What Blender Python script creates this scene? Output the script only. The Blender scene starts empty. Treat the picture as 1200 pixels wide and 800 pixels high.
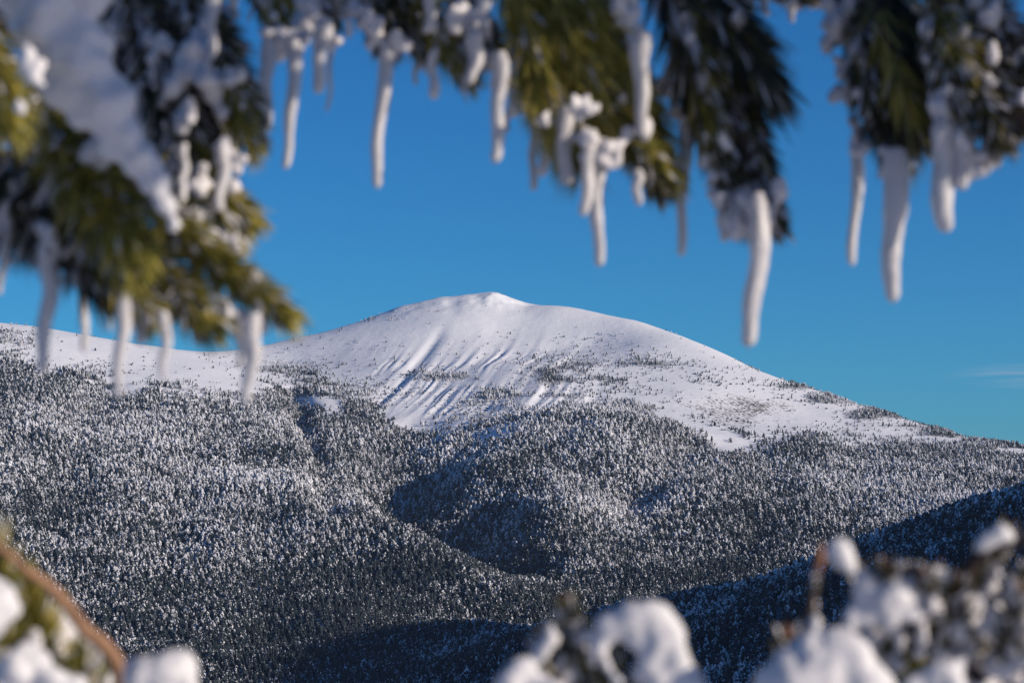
import bpy, math, random
import numpy as np
from mathutils import Vector, Matrix, Euler

# ------------------------------------------------------------------ camera, sky, sun, exposure
scene = bpy.context.scene
col = scene.collection
K = 36.0 / 85.0 / 1200.0
HROW = 600.0                                   # eye level falls on this row of the 1200x800 frame
PITCH = math.atan((HROW - 400.0) * K)
cam_d = bpy.data.cameras.new('camera')
cam = bpy.data.objects.new('camera', cam_d); col.objects.link(cam)
cam_d.lens = 85.0; cam_d.sensor_width = 36.0; cam_d.sensor_fit = 'HORIZONTAL'
cam_d.clip_start = 0.05; cam_d.clip_end = 60000.0
cam.location = (0, 0, 0)
cam.rotation_euler = (math.pi / 2 + PITCH, 0, 0)
cam_d.dof.use_dof = True
cam_d.dof.focus_distance = 3800.0
cam_d.dof.aperture_fstop = 16.0
cam_d.dof.aperture_blades = 0
scene.camera = cam
CP, SP = math.cos(PITCH), math.sin(PITCH)

def ray(u, v):
    a = (u - 600.0) * K; b = (400.0 - v) * K
    return Vector((a, CP - b * SP, SP + b * CP))
def at(u, v, D):
    """point seen at pixel (u, v), D metres away along +Y"""
    r = ray(u, v)
    return r * (D / r.y)
def project(x, y, z):
    zz = CP * y + SP * z
    yy = -SP * y + CP * z
    zz = np.maximum(zz, 0.01)
    return 600.0 + x / zz / K, 400.0 - yy / zz / K

SUN = Vector((0.93, -0.37, 0.0)).normalized()
SUN_EL = math.radians(17.0)
SUN_DIR = Vector((SUN.x * math.cos(SUN_EL), SUN.y * math.cos(SUN_EL), math.sin(SUN_EL)))

world = bpy.data.worlds.new('World'); scene.world = world
world.use_nodes = True
wn, wl = world.node_tree.nodes, world.node_tree.links
wn.clear()
w_out = wn.new('ShaderNodeOutputWorld'); w_bg = wn.new('ShaderNodeBackground')
w_sky = wn.new('ShaderNodeTexSky'); w_sky.sky_type = 'NISHITA'; w_sky.sun_disc = False
w_sky.sun_elevation = SUN_EL
w_sky.sun_rotation = math.atan2(SUN_DIR.x, SUN_DIR.y)
w_sky.altitude = 2000.0; w_sky.air_density = 1.0; w_sky.dust_density = 0.1; w_sky.ozone_density = 1.3
w_gam = wn.new('ShaderNodeGamma'); w_gam.inputs[1].default_value = 1.0
w_hsv = wn.new('ShaderNodeHueSaturation')
w_hsv.inputs['Saturation'].default_value = 1.15
w_hsv.inputs['Value'].default_value = 1.0
w_bg.inputs[1].default_value = 0.10
# faint cirrus wisps low over the right-hand ridge
w_tc = wn.new('ShaderNodeTexCoord')
w_map = wn.new('ShaderNodeMapping'); w_map.inputs['Scale'].default_value = (20, 20, 420)
w_map.inputs['Rotation'].default_value = (0, math.radians(-4), 0)
w_noi = wn.new('ShaderNodeTexNoise'); w_noi.inputs['Scale'].default_value = 1.0; w_noi.inputs['Detail'].default_value = 4
w_rmp = wn.new('ShaderNodeMapRange'); w_rmp.inputs[1].default_value = 0.42; w_rmp.inputs[2].default_value = 0.72
cd = ray(1222, 439).normalized()
w_dst = wn.new('ShaderNodeVectorMath'); w_dst.operation = 'SUBTRACT'; w_dst.inputs[1].default_value = cd
w_scl = wn.new('ShaderNodeVectorMath'); w_scl.operation = 'MULTIPLY'; w_scl.inputs[1].default_value = (24, 24, 170)
w_len = wn.new('ShaderNodeVectorMath'); w_len.operation = 'LENGTH'
w_fal = wn.new('ShaderNodeMapRange'); w_fal.inputs[1].default_value = 1.0; w_fal.inputs[2].default_value = 0.0
w_fal.inputs[3].default_value = 0.0; w_fal.inputs[4].default_value = 0.6
w_mul = wn.new('ShaderNodeMath'); w_mul.operation = 'MULTIPLY'
w_mix = wn.new('ShaderNodeMixRGB'); w_mix.inputs[2].default_value = (5.2, 5.4, 6.2, 1)
wl.new(w_tc.outputs['Generated'], w_map.inputs[0]); wl.new(w_map.outputs[0], w_noi.inputs['Vector'])
wl.new(w_noi.outputs[0], w_rmp.inputs[0])
wl.new(w_tc.outputs['Generated'], w_dst.inputs[0]); wl.new(w_dst.outputs[0], w_scl.inputs[0]); wl.new(w_scl.outputs[0], w_len.inputs[0])
wl.new(w_len.outputs['Value'], w_fal.inputs[0])
wl.new(w_rmp.outputs[0], w_mul.inputs[0]); wl.new(w_fal.outputs[0], w_mul.inputs[1])
wl.new(w_sky.outputs[0], w_gam.inputs[0]); wl.new(w_gam.outputs[0], w_hsv.inputs['Color'])
w_tint = wn.new('ShaderNodeMixRGB'); w_tint.blend_type = 'MULTIPLY'; w_tint.inputs[0].default_value = 1.0
w_tint.inputs[2].default_value = (0.14, 0.565, 0.98, 1)
wl.new(w_hsv.outputs[0], w_tint.inputs[1]); wl.new(w_tint.outputs[0], w_mix.inputs[1])
wl.new(w_mul.outputs[0], w_mix.inputs[0])
wl.new(w_mix.outputs[0], w_bg.inputs[0]); wl.new(w_bg.outputs[0], w_out.inputs[0])

sun_d = bpy.data.lights.new('sun', 'SUN'); sun_d.energy = 4.9; sun_d.angle = math.radians(0.53)
sun_d.color = (1.0, 0.88, 0.76)
sun_o = bpy.data.objects.new('sun', sun_d); col.objects.link(sun_o)
sun_o.rotation_euler = SUN_DIR.to_track_quat('Z', 'Y').to_euler()

scene.view_settings.view_transform = 'Standard'; scene.view_settings.look = 'None'
scene.view_settings.gamma = 1.0; scene.view_settings.exposure = 0.0
scene.view_settings.use_curve_mapping = False
scene.render.engine = 'CYCLES'
scene.cycles.max_bounces = 6; scene.cycles.diffuse_bounces = 3; scene.cycles.glossy_bounces = 2
scene.cycles.transmission_bounces = 4; scene.cycles.transparent_max_bounces = 8
scene.cycles.use_denoising = True
scene.cycles.use_adaptive_sampling = False

rng = np.random.default_rng(7)
random.seed(11)

# ------------------------------------------------------------------ helpers
def tag(o, label=None, cat=None, group=None, kind=None):
    if label: o['label'] = label
    if cat: o['category'] = cat
    if group: o['group'] = group
    if kind: o['kind'] = kind
    return o

def mesh_obj(name, verts, faces, mats, parent=None, smooth=False, face_mats=None, link=True):
    me = bpy.data.meshes.new(name)
    me.from_pydata([tuple(v) for v in verts] if not isinstance(verts, np.ndarray) else verts.tolist(), [], faces)
    me.update()
    for m in (mats if isinstance(mats, (list, tuple)) else [mats]): me.materials.append(m)
    if smooth: me.polygons.foreach_set('use_smooth', [True] * len(me.polygons))
    if face_mats is not None: me.polygons.foreach_set('material_index', face_mats)
    o = bpy.data.objects.new(name, me)
    if link: col.objects.link(o)
    if parent is not None: o.parent = parent
    return o

def nt(name):
    m = bpy.data.materials.new(name); m.use_nodes = True
    n, l = m.node_tree.nodes, m.node_tree.links
    return m, n, l, n['Principled BSDF']

def grid_noise(x, y, cell, seed):
    """smooth value noise in -1..1 on arrays"""
    g = np.random.default_rng(seed).uniform(-1, 1, (256, 256))
    fx = x / cell + 1000.37; fy = y / cell + 1000.71
    ix = np.floor(fx).astype(int); iy = np.floor(fy).astype(int)
    tx = fx - ix; ty = fy - iy
    tx = tx * tx * tx * (tx * (tx * 6 - 15) + 10); ty = ty * ty * ty * (ty * (ty * 6 - 15) + 10)
    a = g[ix & 255, iy & 255]; b = g[(ix + 1) & 255, iy & 255]
    c = g[ix & 255, (iy + 1) & 255]; d = g[(ix + 1) & 255, (iy + 1) & 255]
    return (a * (1 - tx) + b * tx) * (1 - ty) + (c * (1 - tx) + d * tx) * ty

# ------------------------------------------------------------------ terrain
RIDGE = [(-250,372),(-120,372),(0,377),(60,387),(120,399),(200,409),(250,411),(290,407),(320,402),(350,395),(375,391),(400,384),(430,375),(465,362),
         (500,353.5),(525,349.5),(550,347),(575,346),(590,349),(605,355),(616,361),(632,360),(650,360),(675,362),(700,367),
         (740,377),(790,392),(820,404),(850,417),(900,437),(950,455),(1000,473),(1050,489),(1100,504),(1150,516),(1200,528),(1320,556),(1450,590)]
ridge_D = lambda u: float(np.interp(u, [-250,0,200,300,400,565,700,850,1000,1200,1450], [4250,4300,4480,4580,4640,4700,4600,4420,4220,4000,3800]))
P = [(u, v, ridge_D(u)) for u, v in RIDGE]
P += [(0,450,3850),(0,550,3300),(0,650,2800),(0,750,2400),(0,800,2200),(-150,420,3950),(-150,600,3000),(-150,780,2250),
      (100,430,4050),(100,500,3600),
      (200,450,4020),(200,550,3360),(200,650,2850),(200,750,2400),(200,800,2200),(290,430,4330),
      (350,450,4200),(350,520,3680),(335,565,3380),(400,650,2880),(400,750,2440),(300,600,3120),
      (400,580,3250),(440,615,3050),(500,655,2900),(560,690,2780),(600,713,2690),
      (480,550,3660),(470,590,3540),(468,620,3420),(500,645,3300),(540,672,3190),(600,700,3080),
      (380,572,3450),(385,545,3620),(415,555,3560),(420,585,3330),
      (600,520,3640),(560,560,3500),(620,560,3450),(650,490,3760),(650,600,3250),(650,660,3080),(650,695,2980),
      (720,530,3600),(745,585,3430),(780,560,3440),(720,640,3160),
      (850,500,3900),(850,560,3520),(850,620,3250),(850,680,3000),(1000,520,3850),(1000,580,3470),(1000,630,3220),
      (1150,540,3800),(1150,565,3600),(1150,590,3380),(1250,560,3750),
      (450,430,4330),(450,480,4040),(430,515,3840),(500,400,4470),(600,390,4520),(700,400,4470),(600,430,4260),(530,450,4200),
      (760,430,4270),(760,480,3980),(850,450,4200),(950,485,4120),(1080,515,4020),(340,425,4440),
      # the nearer spur on the right
      (1320,545,2200),(1200,585,2130),(1150,602,2090),(1100,619,2050),(1050,634,2020),(1000,648,2000),(950,662,1985),(900,674,1980),(850,688,1975),(800,702,1980),(750,712,2010),
      (700,722,2060),(640,734,2130),(600,741,2180),(540,750,2230),(480,758,2270),
      (1200,650,1850),(1200,750,1650),(1100,720,1760),(1000,700,1790),(1000,800,1560),(900,740,1740),(800,750,1790),(800,800,1650),
      (600,780,1930),(600,805,1850),(450,790,2090)]
pts = []
for u, v, D in P:
    p = at(u, v, D); pts.append((p.x, p.y, p.z))
for (u, v) in RIDGE[::2]:                      # the far side of the summit ridge falls away
    D = ridge_D(u); p = at(u, v, D); pts.append((p.x * 1.08, p.y + 330, p.z - 110)); pts.append((p.x * 1.2, p.y + 1100, p.z - 420))
pts += [(330,2620,-125),(470,2700,-112),(640,2760,-85),(200,2620,-128),(80,2600,-132),(850,2900,-40),(520,2350,-60),(250,2300,-105),
        (0,0,-1.75),(0,60,-16),(0,200,-52),(-300,300,-90),(300,300,-60),(0,600,-160),(0,1000,-225),(-700,1000,-250),(-900,1800,-200),
        (-1500,1500,-150),(-1500,3000,150),(-1500,4300,330),(400,1050,-190),(-1800,5600,-50),(0,6400,-250),(1800,5600,-100),
        (1380,1250,300),(1360,1480,355),(1360,1640,372),(1360,1800,385),(1330,2080,270),(1250,2450,90),(1000,1500,215),(800,1700,60),(1000,2000,120),(1150,1000,300),  # unseen hill right of frame, shaped so its shadow covers the near spur
        (1750,1600,330),(1750,2400,150),(1700,3300,60),(1700,4200,100),(800,800,40),(700,300,0),(600,-200,20),(-600,-200,40),(0,-300,60),(0,-900,150)]
pts = np.array(pts, float)
def tps_fit(p, lam=2e-4):
    S = 1000.0
    q = p[:, :2] / S; n = len(q)
    r2 = ((q[:, None] - q[None]) ** 2).sum(-1)
    Kmat = 0.5 * r2 * np.log(r2 + 1e-12) + lam * np.eye(n)
    Q = np.c_[np.ones(n), q]
    A = np.zeros((n + 3, n + 3)); A[:n, :n] = Kmat; A[:n, n:] = Q; A[n:, :n] = Q.T
    w = np.linalg.solve(A, np.r_[p[:, 2], 0, 0, 0])
    def f(x, y):
        x = np.asarray(x, float) / S; y = np.asarray(y, float) / S
        z = w[n] + w[n + 1] * x + w[n + 2] * y
        for i in range(n):
            rr = (x - q[i, 0]) ** 2 + (y - q[i, 1]) ** 2
            z = z + w[i] * 0.5 * rr * np.log(rr + 1e-12)
        return z
    return f
tps = tps_fit(pts)

def smooth(a, b, x):
    t = np.clip((x - a) / (b - a), 0, 1); return t * t * (3 - 2 * t)

def hit(u, v):
    r_ = ray(u, v); D = np.arange(1500, 5200, 10.0)
    zz = tps(D * r_.x / r_.y, D); k_ = np.where(zz > D * r_.z / r_.y)[0]
    D = D[k_[0]] if len(k_) else 4600.0
    return np.array((D * r_.x / r_.y, D))
DRAWS = [([(345,455),(362,510),(378,550),(385,590),(395,615)], 24, 22), ([(478,505),(476,560),(466,600),(478,640)], 12, 48),
         ([(805,515),(775,555),(742,595),(695,640),(640,680)], 15, 38), ([(672,500),(640,550),(590,600),(545,650)], 9, 34),
         ([(262,475),(225,560),(205,640),(212,720)], 10, 42), ([(1010,525),(1012,570),(985,620)], 7, 32), ([(120,450),(85,540),(62,640)], 9, 36),
         ([(320,600),(300,680),(310,760)], 9, 36), ([(900,530),(905,580),(870,650)], 8, 30), ([(560,505),(530,560),(500,590)], 5, 28),
         ([(345,545),(400,585),(440,618),(500,660),(555,694),(600,716)], -11, 55), ([(715,500),(672,570),(652,640),(640,680)], -13, 85)]
DRAWS = [(np.array([hit(*q) for q in pl]), dp, wd) for pl, dp, wd in DRAWS]
def seg_dist(x, y, pl):
    d = np.full(np.shape(x), 1e9)
    for a, b in zip(pl[:-1], pl[1:]):
        ab = b - a; t = np.clip(((x - a[0]) * ab[0] + (y - a[1]) * ab[1]) / (ab @ ab), 0, 1)
        d = np.minimum(d, np.hypot(x - a[0] - t * ab[0], y - a[1] - t * ab[1]))
    return d

def height(x, y):
    x = np.asarray(x, float); y = np.asarray(y, float)
    far = smooth(5600, 7500, np.hypot(x * 1.6, y))
    z = tps(np.clip(x, -2600, 2600), np.clip(y, -1500, 6600)) * (1 - far) + (-260) * far
    # broken ground: larger swells in the wooded valley, small ones on the summit
    amp = smooth(300, 1500, y) * (1 - 0.62 * smooth(3500, 4100, y)) 
    # noise fades out close to the authored skyline
    z = z + amp * (10.0 * grid_noise(x + 0.3 * y, y, 260, 1) + 6.5 * grid_noise(x - 0.2 * y, y, 120, 2) + 2.2 * grid_noise(x, y, 52, 3))
    z = z + 0.5 * grid_noise(x, y, 17, 4) * amp
    for pl, dp, wd in DRAWS:
        z = z - dp * np.exp(-(seg_dist(x + 10 * grid_noise(x, y, 80, 61), y, pl) / wd) ** 2)
    z = z + 8.0 * grid_noise(x, y, 105, 9) * smooth(1500, 1800, y) * (1 - smooth(2250, 2450, y)) * smooth(-150, 100, x)
    # runnels washed down the open slope under the summit
    c = (x * 0.974 - y * 0.227); s = (x * 0.227 + y * 0.974)
    u, v = project(x, y, z)
    m = smooth(415, 470, u) * (1 - smooth(650, 740, u)) * smooth(388, 435, v) * (1 - smooth(500, 520, v)) * (y > 3500)
    m2 = smooth(385, 420, u) * (1 - smooth(640, 700, u)) * smooth(372, 410, v) * (1 - smooth(500, 520, v)) * (y > 3500)
    cw = c + 7 * grid_noise(c, s, 170, 5) + 1.5 * grid_noise(c, s, 60, 6)
    def ridged(w, seed):
        n = grid_noise(cw, s * 0.045, w, seed)
        return 1 - np.abs(n) * 2
    r = (1.1 * ridged(6.5, 26) + 2.0 * ridged(11, 21) + 1.8 * ridged(21, 22)) * (0.6 + 0.5 * grid_noise(c, s, 90, 23))
    z = z + m * r + m2 * 1.0 * ridged(60, 24)
    # one deeper gully
    gx = cw - (at(478, 430, 4290).x * 0.974 - at(478, 430, 4290).y * 0.227)
    z = z - m2 * 5.0 * np.exp(-(gx / 11.0) ** 2)
    # the rocky cap and the shadowed scoop left of the summit
    z = z + 2.2 * grid_noise(x, y, 11, 32) * np.exp(-((u - 578) / 30.0) ** 2 - ((v - 352) / 7.0) ** 2) * (y > 4300)
    z = z + 6.0 * np.exp(-((u - 576) / 14.0) ** 2 - ((v - 350) / 7.0) ** 2) * (y > 4500)
    z = z + 3.0 * grid_noise(x, y, 26, 31) * np.exp(-((u - 520) / 90.0) ** 2 - ((v - 356) / 12.0) ** 2) * (y > 4300)
    # ground under the camera
    near = np.exp(-(np.hypot(x, y) / 12.0) ** 2)
    z = z * (1 - near) + (-1.72 - 0.28 * y - 0.03 * x) * near
    return z

def spaced(segs):
    out = []
    for a, b, n in segs: out += list(np.linspace(a, b, n, endpoint=False))
    out.append(segs[-1][1]); return np.array(out)
gx = spaced([(-22000,-6000,8),(-6000,-2200,14),(-2200,-1250,24),(-1250,-420,110),(-420,420,262),(420,1250,110),(1250,2200,26),(2200,6000,14),(6000,22000,8)])
gx[np.argmin(abs(gx))] = 0
gy = spaced([(-8000,-500,10),(-500,-20,12),(-20,40,24),(40,1300,40),(1300,2600,170),(2600,3850,170),(3850,4900,230),(4900,6600,30),(6600,30000,14)])
X, Y = np.meshgrid(gx, gy)
Z = height(X, Y)
nx, ny = len(gx), len(gy)
V = np.stack([X.ravel(), Y.ravel(), Z.ravel()], 1)
ii = (np.arange(ny - 1)[:, None] * nx + np.arange(nx - 1)[None]).ravel()
F = np.stack([ii, ii + 1, ii + nx + 1, ii + nx], 1)

# ---- how wooded the ground is, 0..1, as a function of place
TL_U = [-200,0,40,90,150,200,250,300,345,400,440,480,520,560,600,650,690,740,790,815,850,900,950,1000,1050,1100,1150,1250]
TL_V = [392,398,408,432,448,455,458,446,440,447,462,492,496,496,492,484,468,462,486,508,522,518,508,518,524,512,512,530]
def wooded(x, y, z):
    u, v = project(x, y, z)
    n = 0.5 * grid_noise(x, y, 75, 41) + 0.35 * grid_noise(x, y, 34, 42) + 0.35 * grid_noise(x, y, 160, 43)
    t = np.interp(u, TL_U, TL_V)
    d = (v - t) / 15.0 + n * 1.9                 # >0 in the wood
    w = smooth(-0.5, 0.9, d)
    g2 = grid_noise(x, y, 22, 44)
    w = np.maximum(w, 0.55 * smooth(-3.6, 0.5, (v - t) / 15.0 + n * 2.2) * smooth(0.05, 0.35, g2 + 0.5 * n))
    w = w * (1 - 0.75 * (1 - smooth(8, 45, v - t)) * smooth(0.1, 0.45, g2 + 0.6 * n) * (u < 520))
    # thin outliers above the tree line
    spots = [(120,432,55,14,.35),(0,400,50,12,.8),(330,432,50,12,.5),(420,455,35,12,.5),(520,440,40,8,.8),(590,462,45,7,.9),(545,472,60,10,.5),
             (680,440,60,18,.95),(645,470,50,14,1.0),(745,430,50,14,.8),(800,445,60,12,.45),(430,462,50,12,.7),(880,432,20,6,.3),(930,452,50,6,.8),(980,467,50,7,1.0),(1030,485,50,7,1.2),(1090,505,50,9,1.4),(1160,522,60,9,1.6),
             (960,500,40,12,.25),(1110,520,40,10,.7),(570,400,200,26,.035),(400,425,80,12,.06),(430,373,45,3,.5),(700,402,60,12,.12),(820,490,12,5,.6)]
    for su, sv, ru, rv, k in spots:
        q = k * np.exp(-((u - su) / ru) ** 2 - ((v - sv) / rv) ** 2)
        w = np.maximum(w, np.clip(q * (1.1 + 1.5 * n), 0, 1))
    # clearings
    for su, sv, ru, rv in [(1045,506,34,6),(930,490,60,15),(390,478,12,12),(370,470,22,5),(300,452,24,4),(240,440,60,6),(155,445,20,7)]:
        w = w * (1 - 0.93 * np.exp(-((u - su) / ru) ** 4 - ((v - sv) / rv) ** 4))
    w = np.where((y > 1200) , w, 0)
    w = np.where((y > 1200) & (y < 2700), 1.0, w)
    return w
W = wooded(X, Y, Z)

snow, n, l, b = nt('snow_ground')
tc = n.new('ShaderNodeTexCoord')
att = n.new('ShaderNodeAttribute'); att.attribute_name = 'wooded'
tuf = n.new('ShaderNodeAttribute'); tuf.attribute_name = 'tufts'
n1 = n.new('ShaderNodeTexNoise'); n1.inputs['Scale'].default_value = 0.20; n1.inputs['Detail'].default_value = 3
n2 = n.new('ShaderNodeTexNoise'); n2.inputs['Scale'].default_value = 0.02; n2.inputs['Detail'].default_value = 5
for q in (n1, n2): l.new(tc.outputs['Object'], q.inputs['Vector'])
ad = n.new('ShaderNodeMath'); ad.operation = 'MULTIPLY_ADD'; ad.inputs[1].default_value = 0.55   # n2*.5 + n1
l.new(n2.outputs[0], ad.inputs[0]); l.new(n1.outputs[0], ad.inputs[2])
th = n.new('ShaderNodeMath'); th.operation = 'MULTIPLY_ADD'; th.inputs[1].default_value = 0.32; l.new(tuf.outputs['Fac'], th.inputs[0]); l.new(ad.outputs[0], th.inputs[2])
mr = n.new('ShaderNodeMapRange'); mr.inputs[1].default_value = 1.0; mr.inputs[2].default_value = 1.12; l.new(th.outputs[0], mr.inputs[0])
mx = n.new('ShaderNodeMixRGB'); mx.inputs[1].default_value = (0.88, 0.87, 0.87, 1); mx.inputs[2].default_value = (0.20, 0.17, 0.15, 1)
l.new(mr.outputs[0], mx.inputs[0])
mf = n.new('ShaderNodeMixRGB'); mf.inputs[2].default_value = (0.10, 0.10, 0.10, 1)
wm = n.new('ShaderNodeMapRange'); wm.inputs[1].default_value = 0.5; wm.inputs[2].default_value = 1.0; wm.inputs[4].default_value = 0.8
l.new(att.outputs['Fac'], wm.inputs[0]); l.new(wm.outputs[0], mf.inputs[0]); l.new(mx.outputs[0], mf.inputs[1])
l.new(mf.outputs[0], b.inputs['Base Color']); b.inputs['Roughness'].default_value = 0.65
bp = n.new('ShaderNodeBump'); bp.inputs['Strength'].default_value = 0.6; bp.inputs['Distance'].default_value = 1.3
n3 = n.new('ShaderNodeTexNoise'); n3.inputs['Scale'].default_value = 0.09; n3.inputs['Detail'].default_value = 5; n3.inputs['Roughness'].default_value = 0.6
l.new(tc.outputs['Object'], n3.inputs['Vector']); l.new(n3.outputs[0], bp.inputs['Height']); l.new(bp.outputs[0], b.inputs['Normal'])

ground = mesh_obj('hills', V, F.tolist(), snow, smooth=True)
tag(ground, kind='structure')
a = ground.data.attributes.new('wooded', 'FLOAT', 'POINT'); a.data.foreach_set('value', W.ravel().astype(np.float32))
UU, VV = project(X, Y, Z)
TF = np.exp(-((UU - 868) / 62.0) ** 2 - ((VV - 480) / 22.0) ** 2) * (Y > 3000)
TF = np.maximum(TF, 0.5 * np.exp(-((UU - 1040) / 40.0) ** 2 - ((VV - 498) / 10.0) ** 2) * (Y > 3000))
TF = np.maximum(TF, 0.55 * np.exp(-((UU - 470) / 60.0) ** 2 - ((VV - 362) / 6.0) ** 2) * (Y > 3000))
a = ground.data.attributes.new('tufts', 'FLOAT', 'POINT'); a.data.foreach_set('value', TF.ravel().astype(np.float32))

# ------------------------------------------------------------------ frosted pines
def pine_material():
    m, n, l, b = nt('frosted_pine_foliage')
    att = n.new('ShaderNodeAttribute'); att.attribute_name = 'frost'
    geo = n.new('ShaderNodeNewGeometry'); oi = n.new('ShaderNodeObjectInfo')
    nz = n.new('ShaderNodeTexNoise'); nz.inputs['Scale'].default_value = 0.0042; nz.inputs['Detail'].default_value = 4
    nz.inputs['Roughness'].default_value = 0.6
    l.new(geo.outputs['Position'], nz.inputs['Vector'])
    # frost cover = per-clump frost + patchiness of the wood + a bit per tree
    m1 = n.new('ShaderNodeMath'); m1.operation = 'MULTIPLY_ADD'; m1.inputs[1].default_value = 1.9
    l.new(nz.outputs[0], m1.inputs[0]); l.new(att.outputs['Fac'], m1.inputs[2])
    m2 = n.new('ShaderNodeMath'); m2.operation = 'MULTIPLY_ADD'; m2.inputs[1].default_value = 0.95
    l.new(oi.outputs['Random'], m2.inputs[0]); l.new(m1.outputs[0], m2.inputs[2])
    mr = n.new('ShaderNodeMapRange'); mr.inputs[1].default_value = 1.76; mr.inputs[2].default_value = 2.16
    sz = n.new('ShaderNodeSeparateXYZ'); l.new(geo.outputs['Position'], sz.inputs[0])
    zr = n.new('ShaderNodeMapRange'); zr.inputs[1].default_value = -120; zr.inputs[2].default_value = 60; zr.inputs[3].default_value = -0.50; zr.inputs[4].default_value = 0.0  # thinner frost low down, which also paints the shaded near spur darker
    l.new(sz.outputs[2], zr.inputs[0])
    m3 = n.new('ShaderNodeMath'); m3.operation = 'ADD'; l.new(m2.outputs[0], m3.inputs[0]); l.new(zr.outputs[0], m3.inputs[1])
    l.new(m3.outputs[0], mr.inputs[0])
    mx = n.new('ShaderNodeMixRGB'); mx.inputs[1].default_value = (0.028, 0.040, 0.048, 1); mx.inputs[2].default_value = (0.80, 0.79, 0.80, 1)
    l.new(mr.outputs[0], mx.inputs[0]); l.new(mx.outputs[0], b.inputs['Base Color'])
    b.inputs['Roughness'].default_value = 0.8; b.inputs['Specular IOR Level'].default_value = 0.2
    return m
FOL = pine_material()
BARK, n, l, b = nt('pine_bark')
b.inputs['Base Color'].default_value = (0.10, 0.07, 0.05, 1); b.inputs['Roughness'].default_value = 0.9

def ico():
    t = (1 + 5 ** .5) / 2
    v = np.array([(-1,t,0),(1,t,0),(-1,-t,0),(1,-t,0),(0,-1,t),(0,1,t),(0,-1,-t),(0,1,-t),(t,0,-1),(t,0,1),(-t,0,-1),(-t,0,1)], float)
    v /= np.linalg.norm(v[0])
    f = [(0,11,5),(0,5,1),(0,1,7),(0,7,10),(0,10,11),(1,5,9),(5,11,4),(11,10,2),(10,7,6),(7,1,8),(3,9,4),(3,4,2),(3,2,6),(3,6,8),(3,8,9),(4,9,5),(2,4,11),(6,2,10),(8,6,7),(9,8,1)]
    return v, f
ICO_V, ICO_F = ico()

def pine_variant(seed, slim=1.0, dwarf=False, link=False, name='pine_tree'):
    r = np.random.default_rng(seed)
    vs, fs, fr, fm = [], [], [], []
    def lump(c, rad, sq, frost):
        o = len(vs)
        R = Euler(tuple(r.uniform(0, 6.28, 3))).to_matrix()
        R = np.array(R)
        vv = (ICO_V * r.uniform(0.65, 1.3, (12, 1))) @ R.T
        vv = vv * np.array([rad, rad, rad * sq]) + c
        for q in vv: vs.append(tuple(q))
        for f in ICO_F:
            a, b_, c_ = vv[f[0]], vv[f[1]], vv[f[2]]
            nn = np.cross(b_ - a, c_ - a); nn /= np.linalg.norm(nn) + 1e-9
            fs.append((f[0] + o, f[1] + o, f[2] + o)); fm.append(0)
            fr.append(frost + 0.45 * nn[2] + r.normal(0, 0.12))
    N = 26 if not dwarf else 22
    for i in range(N):
        t = (i + r.uniform(0, 1)) / N                # 0 bottom .. 1 top
        t = t ** 0.85
        if dwarf:
            R0 = 0.55 * math.sqrt(max(0.02, 1 - t * t)); z = 0.08 + 0.8 * t
        else:
            R0 = (0.25 * (1 - t) ** 0.7 + 0.02) * slim * r.uniform(0.7, 1.12); z = 0.14 + 0.83 * t
        a_ = r.uniform(0, 2 * math.pi) if i else 0
        rad = (0.105 * (1 - 0.45 * t) + 0.016) * r.uniform(0.75, 1.25) * (2.0 if dwarf else 1.0)
        lump(np.array([R0 * math.cos(a_), R0 * math.sin(a_), z]), rad, r.uniform(1.0, 1.7) if not dwarf else r.uniform(.7, 1.1), r.normal(0.42 if not dwarf else 0.12, 0.20))
    # dark inner mass of boughs
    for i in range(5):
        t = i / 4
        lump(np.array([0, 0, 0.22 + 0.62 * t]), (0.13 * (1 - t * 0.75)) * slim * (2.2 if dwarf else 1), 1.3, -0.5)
    # trunk
    o = len(vs); k = 5
    for zz, rr in ((-0.12, 0.020), (0.5, 0.012), (0.95, 0.003)):
        for j in range(k):
            a_ = j * 2 * math.pi / k; vs.append((rr * math.cos(a_), rr * math.sin(a_), zz))
    for q in range(2):
        for j in range(k):
            fs.append((o + q * k + j, o + q * k + (j + 1) % k, o + (q + 1) * k + (j + 1) % k, o + (q + 1) * k + j)); fm.append(1); fr.append(0)
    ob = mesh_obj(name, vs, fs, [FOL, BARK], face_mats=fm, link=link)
    a = ob.data.attributes.new('frost', 'FLOAT', 'FACE'); a.data.foreach_set('value', fr)
    return ob
variants = [pine_variant(100 + i, slim=[1, .85, 1.15, .95, 1.3, .8, 1.05, 1.2][i]) for i in range(8)]
dwarfs = [pine_variant(200 + i, dwarf=True, name='shrub') for i in range(3)]

# candidate positions on a jittered grid
sp = 5.6
cx, cy = np.meshgrid(np.arange(-1150, 1900, sp), np.arange(1350, 4900, sp))
cx = (cx + rng.uniform(-.5, .5, cx.shape) * sp * 0.95).ravel(); cy = (cy + rng.uniform(-.5, .5, cy.shape) * sp * 0.95).ravel()
keep = abs(cx) < cy * 0.235 + 60
hill = (cy < 2600) & (cx > 0)                       # woods on the offscreen shadow-casting hill too, thinner
keep |= hill & (rng.uniform(0, 1, cx.shape) < 0.12)
cx, cy = cx[keep], cy[keep]
# bilinear lookup on the built mesh so trees stand on it
def on_mesh(x, y, G):
    i = np.clip(np.searchsorted(gx, x) - 1, 0, nx - 2); j = np.clip(np.searchsorted(gy, y) - 1, 0, ny - 2)
    tx = (x - gx[i]) / (gx[i + 1] - gx[i]); ty = (y - gy[j]) / (gy[j + 1] - gy[j])
    return (G[j, i] * (1 - tx) + G[j, i + 1] * tx) * (1 - ty) + (G[j + 1, i] * (1 - tx) + G[j + 1, i + 1] * tx) * ty
cz = on_mesh(cx, cy, Z); cw = on_mesh(cx, cy, W)
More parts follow.
